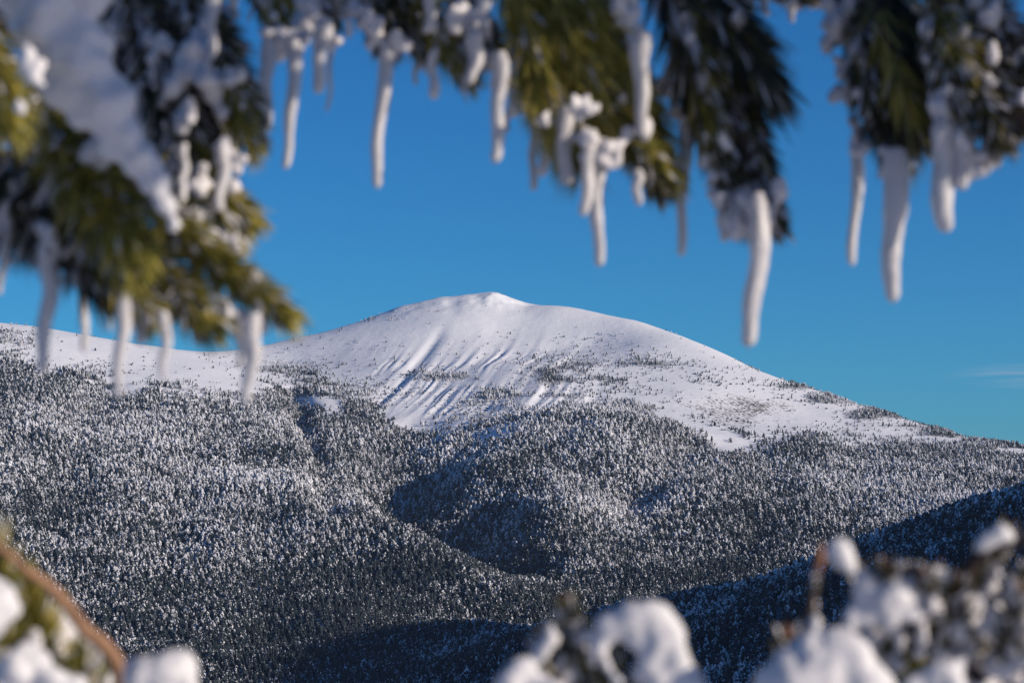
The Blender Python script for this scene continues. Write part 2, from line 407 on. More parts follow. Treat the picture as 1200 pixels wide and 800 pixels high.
# drop the ones no eye near the camera could ever see (far side of a crest)
ang_tab = {}
az = cx / cy; el = (cz + 9) / cy
order = np.argsort(cy)
bins = np.clip(((az + 0.32) / 0.0015).astype(int), 0, 700)
mesh_az = X / np.maximum(Y, 1); mesh_el = Z / np.maximum(Y, 1)
hor = np.full((701,), -9.0); vis = np.ones(len(cx), bool)
rows = np.where((gy > 1000) & (gy < 5200))[0]
ri = 0; hr = {}
H = np.full((len(rows), 701), -9.0)
for k_, j in enumerate(rows):
    e = np.interp((np.arange(701) * 0.0015 - 0.32), X[j] / Y[j, 0], Z[j] / Y[j, 0])
    H[k_] = np.maximum(H[k_ - 1], e) if k_ else e
kk = np.clip(np.searchsorted(gy[rows], cy - 40) - 1, 0, len(rows) - 1)
vis = (el > H[kk, bins] - 0.004) | ((cx > 0.23 * cy) & (cy < 2600))
p_keep = rng.uniform(0, 1, len(cx)) < np.where(cw > 0.93, 0.90, cw * 0.80)
m = vis & p_keep
tx_, ty_, tz_, tw_ = cx[m], cy[m], cz[m], cw[m]
tu, tv = project(tx_, ty_, tz_)
print('trees', len(tx_))
hgt = rng.uniform(7.5, 14.5, len(tx_)) * (0.8 + 0.2 * grid_noise(tx_, ty_, 90, 51))
hgt *= np.interp(ty_, [1500, 3300, 3900, 4400], [1.0, 1.1, 0.95, 0.6])
hgt *= np.where(tw_ < 0.9, 0.72, 1.0)
yaw = rng.uniform(0, 6.28, len(tx_)); lean = rng.normal(0, 0.05, (len(tx_), 2))
var = rng.integers(0, 8, len(tx_))
wid = rng.uniform(0.66, 1.02, len(tx_))
# isolated pines and low shrubs on the open snow become individuals
sparse = (tw_ < 0.35) & (tu > 0) & (tu < 1200) & (ty_ > 3400)
small = sparse & (tv < np.interp(tu, TL_U, TL_V) - 10)
# ---- individuals: the nearest pines of the wood that the frame shows, and lone ones on the snow
inframe = (tu > 4) & (tu < 1196) & (tv < 806) & (tv > 300)
covered = ((tu < 240) & (tv > 740)) | ((tu > 590) & (tu < 815)) & (tv > 735) | ((tu > 890) & (tv > 640))
cand = np.where(inframe & ~covered & (ty_ < 2600))[0]
size = hgt[cand] / ty_[cand]
near_ids = cand[np.argsort(-size)][:300]
lone_c = np.where(small & inframe)[0]
lone_ids = lone_c[np.argsort(-(hgt[lone_c] / ty_[lone_c]))][:300]
taken = np.zeros(len(tx_), bool); taken[near_ids] = True; taken[lone_ids] = True
def place_tree(i, src, name, label, cat, group, s=1.0):
    o = bpy.data.objects.new(name, src.data); col.objects.link(o)
    o.location = (tx_[i], ty_[i], tz_[i] - 0.3); o.rotation_euler = (lean[i, 0], lean[i, 1], yaw[i])
    o.scale = (hgt[i] * wid[i] * s, hgt[i] * wid[i] * s, hgt[i] * s)
    tag(o, label, cat, group)
for i in near_ids:
    if tu[i] > 590:
        lab, grp = 'small frosted pine in the dark blue shadow at the foot of the near right-hand spur', 'frosted pines in the shaded wood of the near spur'
    elif tu[i] > 330:
        lab, grp = 'small frosted pine low in the middle valley where the shadow meets the sunlit wood', 'frosted pines low in the middle valley'
    else:
        lab, grp = 'small frosted pine at the lowest edge of the wooded slope on the left', 'frosted pines lowest on the left slope'
    place_tree(i, variants[var[i]], 'pine_tree', lab, 'pine', grp)
for i in lone_ids:
    if tu[i] < 400:
        lab, grp = 'tiny dark snow-dusted shrub standing alone on the snowy saddle left of the summit', 'lone shrubs on the snowy saddle'
    elif tu[i] < 800:
        lab, grp = 'tiny dark snow-dusted shrub standing alone on the open white slope below the summit', 'lone shrubs on the open slope below the summit'
    else:
        lab, grp = 'tiny dark snow-dusted shrub standing alone on the snowy shoulder right of the summit', 'lone shrubs on the snowy right shoulder'
    place_tree(i, dwarfs[i % 3], 'shrub', lab, 'shrub', grp, 0.42)

# ---- the wood itself, far past counting
rest = np.where(~taken)[0]
wp = np.stack([tx_[rest], ty_[rest], tz_[rest] - 0.3], 1)
me = bpy.data.meshes.new('pine_forest'); me.from_pydata(wp.tolist(), [], []); me.update()
def attr(name, typ, arr, key='value'):
    a = me.attributes.new(name, typ, 'POINT'); a.data.foreach_set(key, np.ascontiguousarray(arr).ravel())
attr('rot', 'FLOAT_VECTOR', np.stack([lean[rest, 0], lean[rest, 1], yaw[rest]], 1).astype(np.float32), 'vector')
attr('scl', 'FLOAT_VECTOR', np.stack([hgt[rest] * wid[rest], hgt[rest] * wid[rest], hgt[rest]], 1).astype(np.float32), 'vector')
attr('pick', 'INT', var[rest].astype(np.int32))
forest = bpy.data.objects.new('pine_forest', me); col.objects.link(forest)
tag(forest, 'frosted pine forest covering the mountain flanks below the bare summit', 'forest', kind='stuff')
pc = bpy.data.collections.new('pine_kinds')
for v_ in variants: pc.objects.link(v_)
g = bpy.data.node_groups.new('scatter_pines', 'GeometryNodeTree')
g.interface.new_socket('Geometry', in_out='INPUT', socket_type='NodeSocketGeometry')
g.interface.new_socket('Geometry', in_out='OUTPUT', socket_type='NodeSocketGeometry')
gi = g.nodes.new('NodeGroupInput'); go = g.nodes.new('NodeGroupOutput')
iop = g.nodes.new('GeometryNodeInstanceOnPoints'); ci = g.nodes.new('GeometryNodeCollectionInfo')
ci.inputs['Collection'].default_value = pc; ci.inputs['Separate Children'].default_value = True; ci.inputs['Reset Children'].default_value = True
iop.inputs['Pick Instance'].default_value = True
def named(nm, typ):
    q = g.nodes.new('GeometryNodeInputNamedAttribute'); q.data_type = typ; q.inputs[0].default_value = nm
    return q.outputs['Attribute']
g.links.new(gi.outputs[0], iop.inputs['Points']); g.links.new(ci.outputs[0], iop.inputs['Instance'])
g.links.new(named('pick', 'INT'), iop.inputs['Instance Index'])
g.links.new(named('rot', 'FLOAT_VECTOR'), iop.inputs['Rotation']); g.links.new(named('scl', 'FLOAT_VECTOR'), iop.inputs['Scale'])
g.links.new(iop.outputs[0], go.inputs[0])
gm = forest.modifiers.new('scatter', 'NODES'); gm.node_group = g
# ------------------------------------------------------------------ foreground: frozen pine boughs
def rime_mat(name, base, rough, sss, bump=0.5):
    m, n, l, b = nt(name)
    tc = n.new('ShaderNodeTexCoord')
    nz = n.new('ShaderNodeTexNoise'); nz.inputs['Scale'].default_value = 260; nz.inputs['Detail'].default_value = 4
    l.new(tc.outputs['Object'], nz.inputs['Vector'])
    cr = n.new('ShaderNodeMixRGB'); cr.inputs[1].default_value = (base[0] * .88, base[1] * .87, base[2] * .88, 1); cr.inputs[2].default_value = (*base, 1)
    l.new(nz.outputs[0], cr.inputs[0]); l.new(cr.outputs[0], b.inputs['Base Color'])
    bp = n.new('ShaderNodeBump'); bp.inputs['Strength'].default_value = bump; bp.inputs['Distance'].default_value = 0.002
    l.new(nz.outputs[0], bp.inputs['Height']); l.new(bp.outputs[0], b.inputs['Normal'])
    b.inputs['Roughness'].default_value = rough
    if name == 'milky_ice': b.inputs['Transmission Weight'].default_value = 0.32; b.inputs['IOR'].default_value = 1.31
    if sss:
        b.inputs['Subsurface Weight'].default_value = sss; b.inputs['Subsurface Radius'].default_value = (1, .95, .9)
        b.inputs['Subsurface Scale'].default_value = 0.004
    return m
M_RIME = rime_mat('rime', (0.66, 0.63, 0.61), 0.5, 0.0)
M_ICE = rime_mat('milky_ice', (0.78, 0.75, 0.72), 0.3, 0.25)
M_SNOW = rime_mat('clinging_snow', (0.72, 0.70, 0.68), 0.6, 0.0)
def needle_mat(name, c1, c2, c3):
    m, n, l, b = nt(name)
    at_ = n.new('ShaderNodeAttribute'); at_.attribute_name = 'tone'
    rp = n.new('ShaderNodeValToRGB'); e = rp.color_ramp.elements
    e[0].position = 0.0; e[0].color = (*c1, 1); e[1].position = 1.0; e[1].color = (*c3, 1)
    q = e.new(0.55); q.color = (*c2, 1)
    l.new(at_.outputs['Fac'], rp.inputs[0]); l.new(rp.outputs[0], b.inputs['Base Color'])
    b.inputs['Roughness'].default_value = 0.42
    return m
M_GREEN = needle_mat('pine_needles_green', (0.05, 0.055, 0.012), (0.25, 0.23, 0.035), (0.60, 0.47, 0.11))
M_DARK = needle_mat('pine_needles_dark', (0.012, 0.013, 0.010), (0.07, 0.064, 0.026), (0.36, 0.29, 0.09))  # darker needle copy, with the shade on shaded boughs mixed into its colour
M_STEM, n, l, b = nt('twig_bark')
tc = n.new('ShaderNodeTexCoord'); nz = n.new('ShaderNodeTexNoise'); nz.inputs['Scale'].default_value = 150; l.new(tc.outputs['Object'], nz.inputs['Vector'])
cr = n.new('ShaderNodeMixRGB'); cr.inputs[1].default_value = (0.10, 0.045, 0.02, 1); cr.inputs[2].default_value = (0.42, 0.23, 0.12, 1)
l.new(nz.outputs[0], cr.inputs[0]); l.new(cr.outputs[0], b.inputs['Base Color']); b.inputs['Roughness'].default_value = 0.8
M_DSTEM, n, l, b = nt('dark_twig_bark'); b.inputs['Base Color'].default_value = (0.05, 0.033, 0.025, 1); b.inputs['Roughness'].default_value = 0.85
M_BUD, n, l, b = nt('pine_bud'); b.inputs['Base Color'].default_value = (0.22, 0.09, 0.035, 1); b.inputs['Roughness'].default_value = 0.6

clouds = bpy.data.textures.new('lumps', 'CLOUDS'); clouds.noise_scale = 0.011; clouds.noise_depth = 2
clouds3 = bpy.data.textures.new('crusts', 'CLOUDS'); clouds3.noise_scale = 0.017; clouds3.noise_depth = 4
clouds2 = bpy.data.textures.new('drifts', 'CLOUDS'); clouds2.noise_scale = 0.03; clouds2.noise_depth = 2

def spline(ctrl, n):
    """Catmull-Rom through world points"""
    c = [Vector(p) for p in ctrl]
    if len(c) == 2: c = [c[0], c[0].lerp(c[1], .5), c[1]]
    c = [c[0] * 2 - c[1]] + c + [c[-1] * 2 - c[-2]]
    out = []
    m = len(c) - 3
    for i in range(n):
        t = i / (n - 1) * m; k = min(int(t), m - 1); t -= k
        p0, p1, p2, p3 = c[k:k + 4]
        out.append(0.5 * ((2 * p1) + (p2 - p0) * t + (2 * p0 - 5 * p1 + 4 * p2 - p3) * t * t + (3 * p1 - p0 - 3 * p2 + p3) * t ** 3))
    return out

def frame(T):
    a = Vector((0, 0, 1)) if abs(T.z) < 0.9 else Vector((1, 0, 0))
    u_ = T.cross(a).normalized(); return u_, T.cross(u_).normalized()

def tube_mesh(bag, pts_, radii, k=7):
    vs, fs = bag
    o = len(vs)
    for i, p in enumerate(pts_):
        T = (pts_[min(i + 1, len(pts_) - 1)] - pts_[max(i - 1, 0)]).normalized()
        u_, w_ = frame(T)
        for j in range(k):
            a_ = j * 2 * math.pi / k
            vs.append(p + (u_ * math.cos(a_) + w_ * math.sin(a_)) * radii[i])
    for i in range(len(pts_) - 1):
        for j in range(k):
            fs.append((o + i * k + j, o + i * k + (j + 1) % k, o + (i + 1) * k + (j + 1) % k, o + (i + 1) * k + j))
    fs.append(tuple(o + j for j in reversed(range(k)))); e = o + (len(pts_) - 1) * k; fs.append(tuple(e + j for j in range(k)))

def needle_mesh(bag, path, count, length, spread, thick, r, t0=0.12, tone=0.45, upbias=0.0, flare=1.0):
    """needles growing forward out of a shoot; bag = verts, faces, tone-per-vertex"""
    vs, fs, tn = bag
    n_ = len(path)
    for _ in range(count):
        t = t0 + (1 - t0) * r.random() ** 0.8
        f = t * (n_ - 1); i = min(int(f), n_ - 2)
        p = path[i].lerp(path[i + 1], f - i); T = (path[i + 1] - path[i]).normalized()
        u_, w_ = frame(T); a_ = r.uniform(0, 2 * math.pi)
        side = u_ * math.cos(a_) + w_ * math.sin(a_)
        th = math.radians(spread * r.uniform(0.35, 1.5)) * (1 - 0.55 * max(0, t - 0.75) / 0.25)
        d = (T * math.cos(th) + side * math.sin(th) * flare + Vector((0, 0, upbias))).normalized()
        L = length * r.uniform(0.65, 1.15)
        bend = T * 0.18 + Vector((r.uniform(-.1, .1), r.uniform(-.1, .1), r.uniform(-.18, .04)))
        a0, a1 = frame(d); o = len(vs); tt = min(1, max(0, tone + r.gauss(0, 0.30)))
        for q, rr in ((0, 0.8), (0.35, 1.0), (0.75, 0.8), (1.0, 0.15)):
            c = p + d * (L * q) + bend * (L * q * q)
            for j in range(3):
                b_ = j * 2.0944
                vs.append(c + (a0 * math.cos(b_) + a1 * math.sin(b_)) * thick * rr); tn.append(tt)
        for q in range(3):
            for j in range(3):
                fs.append((o + q * 3 + j, o + q * 3 + (j + 1) % 3, o + q * 3 + 3 + (j + 1) % 3, o + q * 3 + 3 + j))

def lump_object(name, lumps, mat, parent=None, voxel=0.0025, disp=0.006, tex=None):
    """lumps: (centre, radius, stretch xyz) fused by a voxel remesh and roughened"""
    vs, fs = [], []
    r = np.random.default_rng(int(abs(lumps[0][0].x * 1e4)) + len(lumps))
    # one subdivision of the icosahedron
    V0, F0 = sub_ico()
    for c, rad, st in lumps:
        o = len(vs)
        vv = V0 * rad * np.array(st) * (1 + r.uniform(-0.10, 0.10, (len(V0), 1)))
        for q in vv: vs.append((q[0] + c.x, q[1] + c.y, q[2] + c.z))
        fs += [(a + o, b_ + o, c_ + o) for a, b_, c_ in F0]
    ob = mesh_obj(name, vs, fs, mat, parent, smooth=True)
    m = ob.modifiers.new('fuse', 'REMESH'); m.mode = 'VOXEL'; m.voxel_size = voxel; m.use_smooth_shade = True
    m = ob.modifiers.new('rough', 'DISPLACE'); m.texture = tex or clouds; m.strength = disp; m.mid_level = 0.5; m.texture_coords = 'GLOBAL'
    m = ob.modifiers.new('soften', 'SMOOTH'); m.factor = 0.5; m.iterations = 1
    return ob
_si = None
def sub_ico():
    global _si
    if _si: return _si
    v = [tuple(q) for q in ICO_V]; f = []; cache = {}
    def mid(a, b_):
        k = (min(a, b_), max(a, b_))
        if k not in cache:
            q = np.array(v[a]) + np.array(v[b_]); q /= np.linalg.norm(q); v.append(tuple(q)); cache[k] = len(v) - 1
        return cache[k]
    for a, b_, c in ICO_F:
        x, y, z = mid(a, b_), mid(b_, c), mid(c, a)
        f += [(a, x, z), (b_, y, x), (c, z, y), (x, y, z)]
    _si = (np.array(v), f); return _si

def px(D): return K * D                     # size of one frame pixel at distance D

ICICLES = []   # filled per branch below

def branch(label, limb, shoots, crusts, limb_r=0.006, stem_mat=None, seed=1):
    """limb: (u,v,D) control points.  shoots: (ctrl, count, needle px, spread, tone, dark?, rime 0..1)
       crusts: (u,v,D,r px)"""
    r = random.Random(seed)
    base = at(*limb[0])
    root = bpy.data.objects.new('pine_branch', None); col.objects.link(root); root.location = base
    root.empty_display_size = 0.05
    tag(root, label, 'branch', 'frozen pine boughs round the view')
    bag = ([], [])
    L = spline([at(*p) - base for p in limb], 30)
    tube_mesh(bag, L, [limb_r * (1.15 - 0.8 * i / 29) for i in range(30)])
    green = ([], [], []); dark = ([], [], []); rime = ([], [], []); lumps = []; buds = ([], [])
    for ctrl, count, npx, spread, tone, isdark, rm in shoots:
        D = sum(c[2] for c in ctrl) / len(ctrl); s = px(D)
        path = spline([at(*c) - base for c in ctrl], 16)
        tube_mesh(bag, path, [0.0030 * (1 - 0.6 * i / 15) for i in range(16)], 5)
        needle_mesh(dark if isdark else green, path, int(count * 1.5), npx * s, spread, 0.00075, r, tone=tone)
        if rm > 0:
            needle_mesh(rime, path, int(count * 0.45 * rm), npx * s * 0.95, spread * 1.02, 0.0016, r, tone=0.5)
            nl = int(18 * rm); sc = min(1.0, npx / 52.0)
            for q in range(nl):
                t = r.uniform(0.1, 0.98); p = path[int(t * 15)]
                off = Vector((r.gauss(0, 0.010), r.gauss(0, 0.010), r.gauss(-0.004, 0.008)))
                lumps.append((p + off * sc * (1 - 0.4 * t), sc * r.uniform(0.0022, 0.0058), (r.uniform(.7, 1.3), r.uniform(.7, 1.3), r.uniform(0.9, 2.2))))
        # a bud at the tip
        tube_mesh(buds, [path[-1], path[-1] + (path[-1] - path[-2]).normalized() * 0.006, path[-1] + (path[-1] - path[-2]).normalized() * 0.012], [0.0014, 0.0021, 0.0005], 7)
    for u, v, D, rp in crusts:
        c = at(u, v, D) - base
        for q in range(7):
            lumps.append((c + Vector((r.gauss(0, .5), r.gauss(0, .5), r.gauss(0, .55))) * rp * px(D), rp * px(D) * r.uniform(0.28, 0.62), (r.uniform(.7, 1.2), r.uniform(.7, 1.2), r.uniform(0.9, 1.8))))
    mesh_obj('stem', bag[0], bag[1], stem_mat or M_DSTEM, root, smooth=True)
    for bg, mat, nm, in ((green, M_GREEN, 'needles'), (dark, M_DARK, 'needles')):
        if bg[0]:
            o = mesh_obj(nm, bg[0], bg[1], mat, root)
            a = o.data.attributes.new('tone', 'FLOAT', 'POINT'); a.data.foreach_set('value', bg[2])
    if rime[0]: mesh_obj('frosted_needles', rime[0], rime[1], M_RIME, root)
    if lumps: lump_object('ice_crust', lumps, M_RIME, root, voxel=0.0018, disp=0.007)
    mesh_obj('bud', buds[0], buds[1], M_BUD, root, smooth=True)
    return root

def icicle(u0, v0, u1, v1, w0, w1, D, label, seed):
    r = np.random.default_rng(seed)
    s = px(D); base = at(u0, v0 - 14, D)
    tip = at(u1, v1, D) - base
    N, k = 44, 14
    vs, fs = [], []
    ph = r.uniform(0, 6.28, 6); L = abs(tip.z)
    bow = Vector((r.normal(0, 0.015), r.normal(0, 0.015), 0)) * L
    for i in range(N):
        t = i / (N - 1)
        c = tip * t + bow * math.sin(math.pi * t) + Vector((0.0009 * math.sin(9 * t + ph[0]), 0.0009 * math.cos(8 * t + ph[1]), 0))
        wt = min(w0, w1 * 1.35); w = (wt * (1 - t) ** 1.3 + w1 * (1 - (1 - t) ** 1.3)) * 0.5 * s * 0.98 * (1 - 0.22 * t * t)
        w *= 1 + 0.05 * math.sin(11 * t * (L / 0.06) + ph[2]) + 0.025 * math.sin(31 * t * (L / 0.06) + ph[3])
        e = max(0.0, (L * t - (L - w1 * 0.55 * s)) / (w1 * 0.55 * s)); w *= math.sqrt(max(0.0025, 1 - e * e))
        if t < 0.1: w *= 0.62 + 3.8 * t
        for j in range(k):
            a_ = j * 2 * math.pi / k
            q = w * (1 + 0.10 * math.sin(2 * a_ + ph[4] + 3 * t) + 0.07 * math.sin(5 * a_ + 14 * t + ph[5]))
            vs.append((c.x + q * math.cos(a_), c.y + q * math.sin(a_), c.z))
    for i in range(N - 1):
        for j in range(k):
            fs.append((i * k + j, (i + 1) * k + j, (i + 1) * k + (j + 1) % k, i * k + (j + 1) % k))
    fs.append(tuple(range(k))); fs.append(tuple((N - 1) * k + j for j in reversed(range(k))))
    o = mesh_obj('icicle', vs, fs, M_ICE, smooth=True); o.location = base
    tag(o, label, 'icicle', 'icicles hanging from the pine boughs')
    return o

def snow_clump(label, lobes, D, disp=0.010, voxel=0.0022, mat=None, parent=None):
    c0 = at(lobes[0][0], lobes[0][1], D)
    lumps = []
    for q in lobes:
        u, v, rp = q[:3]; st = q[3] if len(q) > 3 else (1, 1, 1); dd = q[4] if len(q) > 4 else 0
        lumps.append((at(u, v, D + dd) - c0, rp * px(D), st))
    o = lump_object('snow_clump', lumps, mat or M_SNOW, voxel=voxel, disp=disp * 1.3, tex=clouds3); o.location = c0
    tag(o, label, 'snow clump', 'snow lumps resting on the twigs'); return o

# ---- upper left: the two heavy boughs
branch('heavy pine bough top left with a thick grey snow slab and green needle tips', [(-700,-500,1.15),(-260,-190,1.2),(20,30,1.24),(110,150,1.24),(185,250,1.24)],
  [([(40,90,1.22),(80,180,1.2),(140,290,1.18)], 520, 62, 50, .45, False, .3),
   ([(90,120,1.22),(120,200,1.19),(150,270,1.17)], 420, 55, 50, .55, False, .15),
   ([(10,150,1.24),(60,240,1.22),(110,320,1.2)], 420, 60, 48, .35, True, .7),
   ([(-20,180,1.25),(10,230,1.24),(50,275,1.22)], 300, 60, 50, .3, True, .5),
   ([(160,210,1.24),(235,290,1.22),(322,358,1.2)], 620, 46, 36, .5, False, .35),
   ([(130,230,1.24),(175,300,1.22),(232,362,1.2)], 520, 50, 42, .45, False, .5),
   ([(90,250,1.23),(130,310,1.21),(165,350,1.2)], 320, 48, 45, .45, False, .6),
   ([(-60,120,1.27),(-20,190,1.27),(20,260,1.26)], 420, 60, 50, .3, True, .6),
   ([(30,60,1.3),(60,130,1.3),(95,230,1.29)], 520, 64, 52, .35, True, .4),
   ([(-70,-10,1.12),(-25,50,1.11),(8,125,1.1)], 480, 55, 42, .55, False, .15)],
  [(245,370,1.2,16),(285,372,1.2,15),(305,378,1.2,15),(215,375,1.2,11),(160,362,1.2,13),(190,378,1.2,12),(70,290,1.2,18),(95,300,1.2,20),(110,330,1.2,14),(60,300,1.2,12),(140,355,1.2,12)], 0.012, seed=3)
branch('pine bough hanging behind the snow slab, dark with grey rime and olive edge needles', [(-160,-520,1.45),(60,-160,1.4),(150,-10,1.38),(220,90,1.37),(262,180,1.36)],
  [([(120,-50,1.38),(175,40,1.37),(215,130,1.36)], 520, 58, 45, .4, True, 1.0),
   ([(170,-60,1.38),(225,10,1.37),(262,85,1.36)], 560, 58, 42, .4, True, 1.0),
   ([(210,-50,1.38),(250,40,1.36),(285,120,1.35)], 480, 45, 38, .4, True, .8),
   ([(225,30,1.37),(262,90,1.35),(290,150,1.34)], 360, 42, 34, .55, False, .4),
   ([(190,120,1.37),(225,190,1.35),(262,255,1.34)], 420, 50, 38, .45, False, .7),
   ([(215,170,1.37),(245,210,1.35),(283,246,1.34)], 300, 40, 36, .5, False, .5),
   ([(140,60,1.37),(190,130,1.36),(215,210,1.35)], 380, 52, 42, .35, True, .9),
   ([(90,-80,1.42),(130,-10,1.42),(165,80,1.41)], 520, 60, 48, .35, True, .8),
   ([(170,-20,1.42),(215,60,1.42),(240,140,1.41)], 520, 60, 46, .35, True, .8),
   ([(130,20,1.42),(175,90,1.42),(200,160,1.41)], 420, 60, 46, .35, True, .8)],
  [(262,182,1.33,14),(280,190,1.33,11),(235,215,1.33,13),(270,285,1.3,12),(250,272,1.3,12),(228,258,1.3,11),(245,100,1.33,18),(232,72,1.33,19),(205,110,1.33,17),(215,140,1.33,16),(190,60,1.34,16),(215,90,1.34,17),(240,45,1.34,15),(260,130,1.34,12),(175,85,1.35,13),(268,95,1.33,10)], 0.009, seed=4)
# ---- along the top
branch('small pine bough with bright frost lumps near the top left of the blue sky', [(230,-420,1.5),(300,-150,1.5),(335,-30,1.5)],
  [([(312,-70,1.5),(325,-20,1.5),(332,28,1.5)], 320, 36, 34, .5, False, .5),
   ([(340,-70,1.5),(365,-30,1.5),(380,8,1.5)], 300, 34, 36, .45, True, .8),
   ([(300,-60,1.52),(305,-30,1.52),(312,0,1.52)], 200, 34, 34, .4, True, .5)],
  [(320,42,1.47,17),(345,45,1.47,16),(335,60,1.47,15),(365,5,1.47,18),(378,30,1.47,15),(390,48,1.47,9),(355,20,1.47,14),(372,48,1.47,10)], 0.006, seed=5)
branch('dark rimed pine bough between the first icicles and the big green cluster', [(330,-420,1.5),(400,-150,1.5),(450,-30,1.5)],
  [([(395,-60,1.5),(425,-15,1.5),(448,40,1.5)], 420, 36, 40, .35, True, .9),
   ([(430,-50,1.52),(465,-5,1.5),(490,48,1.5)], 380, 34, 40, .35, True, .8),
   ([(470,-50,1.5),(505,15,1.49),(540,75,1.48)], 460, 38, 36, .5, False, .35),
   ([(500,-40,1.5),(545,5,1.5),(572,50,1.5)], 320, 36, 36, .35, True, 1.0)],
  [(540,20,1.48,20),(560,40,1.48,18),(578,75,1.48,14),(556,60,1.48,12),(420,25,1.48,16),(440,40,1.48,14),(470,55,1.48,12),(505,22,1.47,12),(400,10,1.5,13),(585,95,1.48,10)], 0.006, seed=6)
branch('broad green pine bough in the top middle, its tip pointing down to the right', [(470,-420,1.55),(560,-150,1.52),(620,-10,1.5),(690,110,1.48),(745,180,1.47)],
  [([(590,-70,1.5),(615,20,1.48),(640,120,1.47)], 620, 62, 32, .64, False, .12),
   ([(610,-60,1.5),(660,20,1.48),(710,120,1.47)], 760, 62, 34, .64, False, .08),
   ([(630,-70,1.5),(690,0,1.48),(735,85,1.47)], 640, 56, 34, .64, False, .12),
   ([(600,20,1.5),(635,70,1.48),(672,130,1.47)], 420, 50, 32, .64, False, .3),
   ([(660,60,1.48),(720,130,1.47),(774,195,1.46)], 620, 42, 34, .6, False, .2),
   ([(700,120,1.48),(740,160,1.47),(765,205,1.46)], 420, 38, 36, .35, True, .2),
   ([(700,-90,1.5),(745,-40,1.5),(790,0,1.5)], 380, 40, 36, .64, False, .3),
   ([(610,-60,1.52),(640,40,1.51),(670,150,1.5)], 700, 72, 36, .6, False, .1),
   ([(640,-60,1.52),(700,50,1.51),(755,150,1.5)], 620, 66, 36, .6, False, .1)],
  [(597,100,1.48,16),(610,60,1.49,14),(600,130,1.48,10),(680,122,1.44,12),(695,132,1.44,9),(690,165,1.45,20),(705,180,1.45,17),(675,150,1.46,14),(640,140,1.46,10),(664,140,1.46,10),(720,175,1.45,12),(728,118,1.46,9),(758,185,1.44,5),
   (728,8,1.46,15),(742,30,1.46,14),(752,50,1.46,12),(715,-10,1.46,14),(748,215,1.46,7),(626,140,1.47,8)], 0.009, seed=7)
branch('dark shaded pine bough right of the middle with a ragged frosted tip', [(640,-420,1.55),(740,-150,1.5),(810,10,1.48),(860,130,1.46),(890,220,1.45)],
  [([(765,-60,1.5),(800,20,1.48),(825,110,1.47)], 620, 76, 32, .4, True, .5),
   ([(800,-60,1.5),(845,10,1.48),(882,75,1.47)], 620, 74, 32, .35, True, .25),
   ([(790,30,1.48),(830,110,1.47),(858,200,1.46)], 640, 52, 34, .4, True, .7),
   ([(830,60,1.48),(865,120,1.47),(890,190,1.46)], 520, 46, 32, .35, True, .4),
   ([(850,140,1.47),(875,190,1.46),(903,245,1.45)], 460, 38, 32, .35, True, .9),
   ([(820,120,1.47),(845,180,1.46),(865,240,1.45)], 420, 40, 34, .35, True, 1.0),
   ([(790,-60,1.51),(835,50,1.5),(865,150,1.49)], 700, 60, 36, .35, True, .4),
   ([(780,-20,1.49),(820,60,1.47),(835,140,1.46)], 240, 50, 30, .6, False, .0)],
  [(885,90,1.47,13),(890,75,1.47,10),(878,105,1.47,10),(860,255,1.45,16),(880,262,1.45,18),(895,240,1.45,14),(845,225,1.46,14),(850,205,1.46,14),(888,270,1.44,16),(878,250,1.44,18),(862,268,1.44,14),(900,255,1.44,12),(850,240,1.45,14),(803,150,1.47,10),(790,130,1.47,12),(783,105,1.48,12),(870,215,1.45,14)], 0.009, seed=8)
branch('thin twig at the top edge between two dark boughs with short icicles', [(820,-230,1.6),(880,-70,1.58),(935,-14,1.56)],
  [([(850,-60,1.58),(895,-20,1.57),(945,-2,1.56)], 220, 24, 36, .35, True, 1.0)],
  [(878,-4,1.56,8),(898,-2,1.56,8),(930,0,1.56,10),(955,2,1.56,9)], 0.004, seed=9)
branch('dark pine bough right of the sky gap with a grey ice fringe on its left', [(860,-420,1.55),(950,-150,1.5),(1010,0,1.48),(1045,110,1.46),(1055,165,1.45)],
  [([(985,-60,1.5),(1005,20,1.48),(1020,110,1.47)], 560, 52, 32, .35, True, .4),
   ([(1010,-60,1.5),(1045,20,1.48),(1062,110,1.46)], 640, 74, 32, .45, True, .2),
   ([(1020,20,1.48),(1035,90,1.47),(1045,155,1.46)], 560, 50, 32, .45, True, .4),
   ([(1045,40,1.48),(1070,90,1.47),(1085,140,1.46)], 420, 42, 32, .45, True, .3),
   ([(1000,-60,1.5),(1030,40,1.49),(1050,140,1.48)], 700, 62, 36, .35, True, .3),
   ([(1015,-30,1.46),(1040,50,1.44),(1062,120,1.43)], 60, 52, 30, .5, False, .0)],
  [(972,55,1.48,13),(980,35,1.48,16),(988,80,1.48,14),(983,112,1.48,12),(997,120,1.47,13),(1003,150,1.47,12),(1008,172,1.47,12),(1045,195,1.45,14),(1060,190,1.45,12),(992,15,1.48,16),(970,10,1.48,10),(1003,60,1.47,12)], 0.009, seed=10)
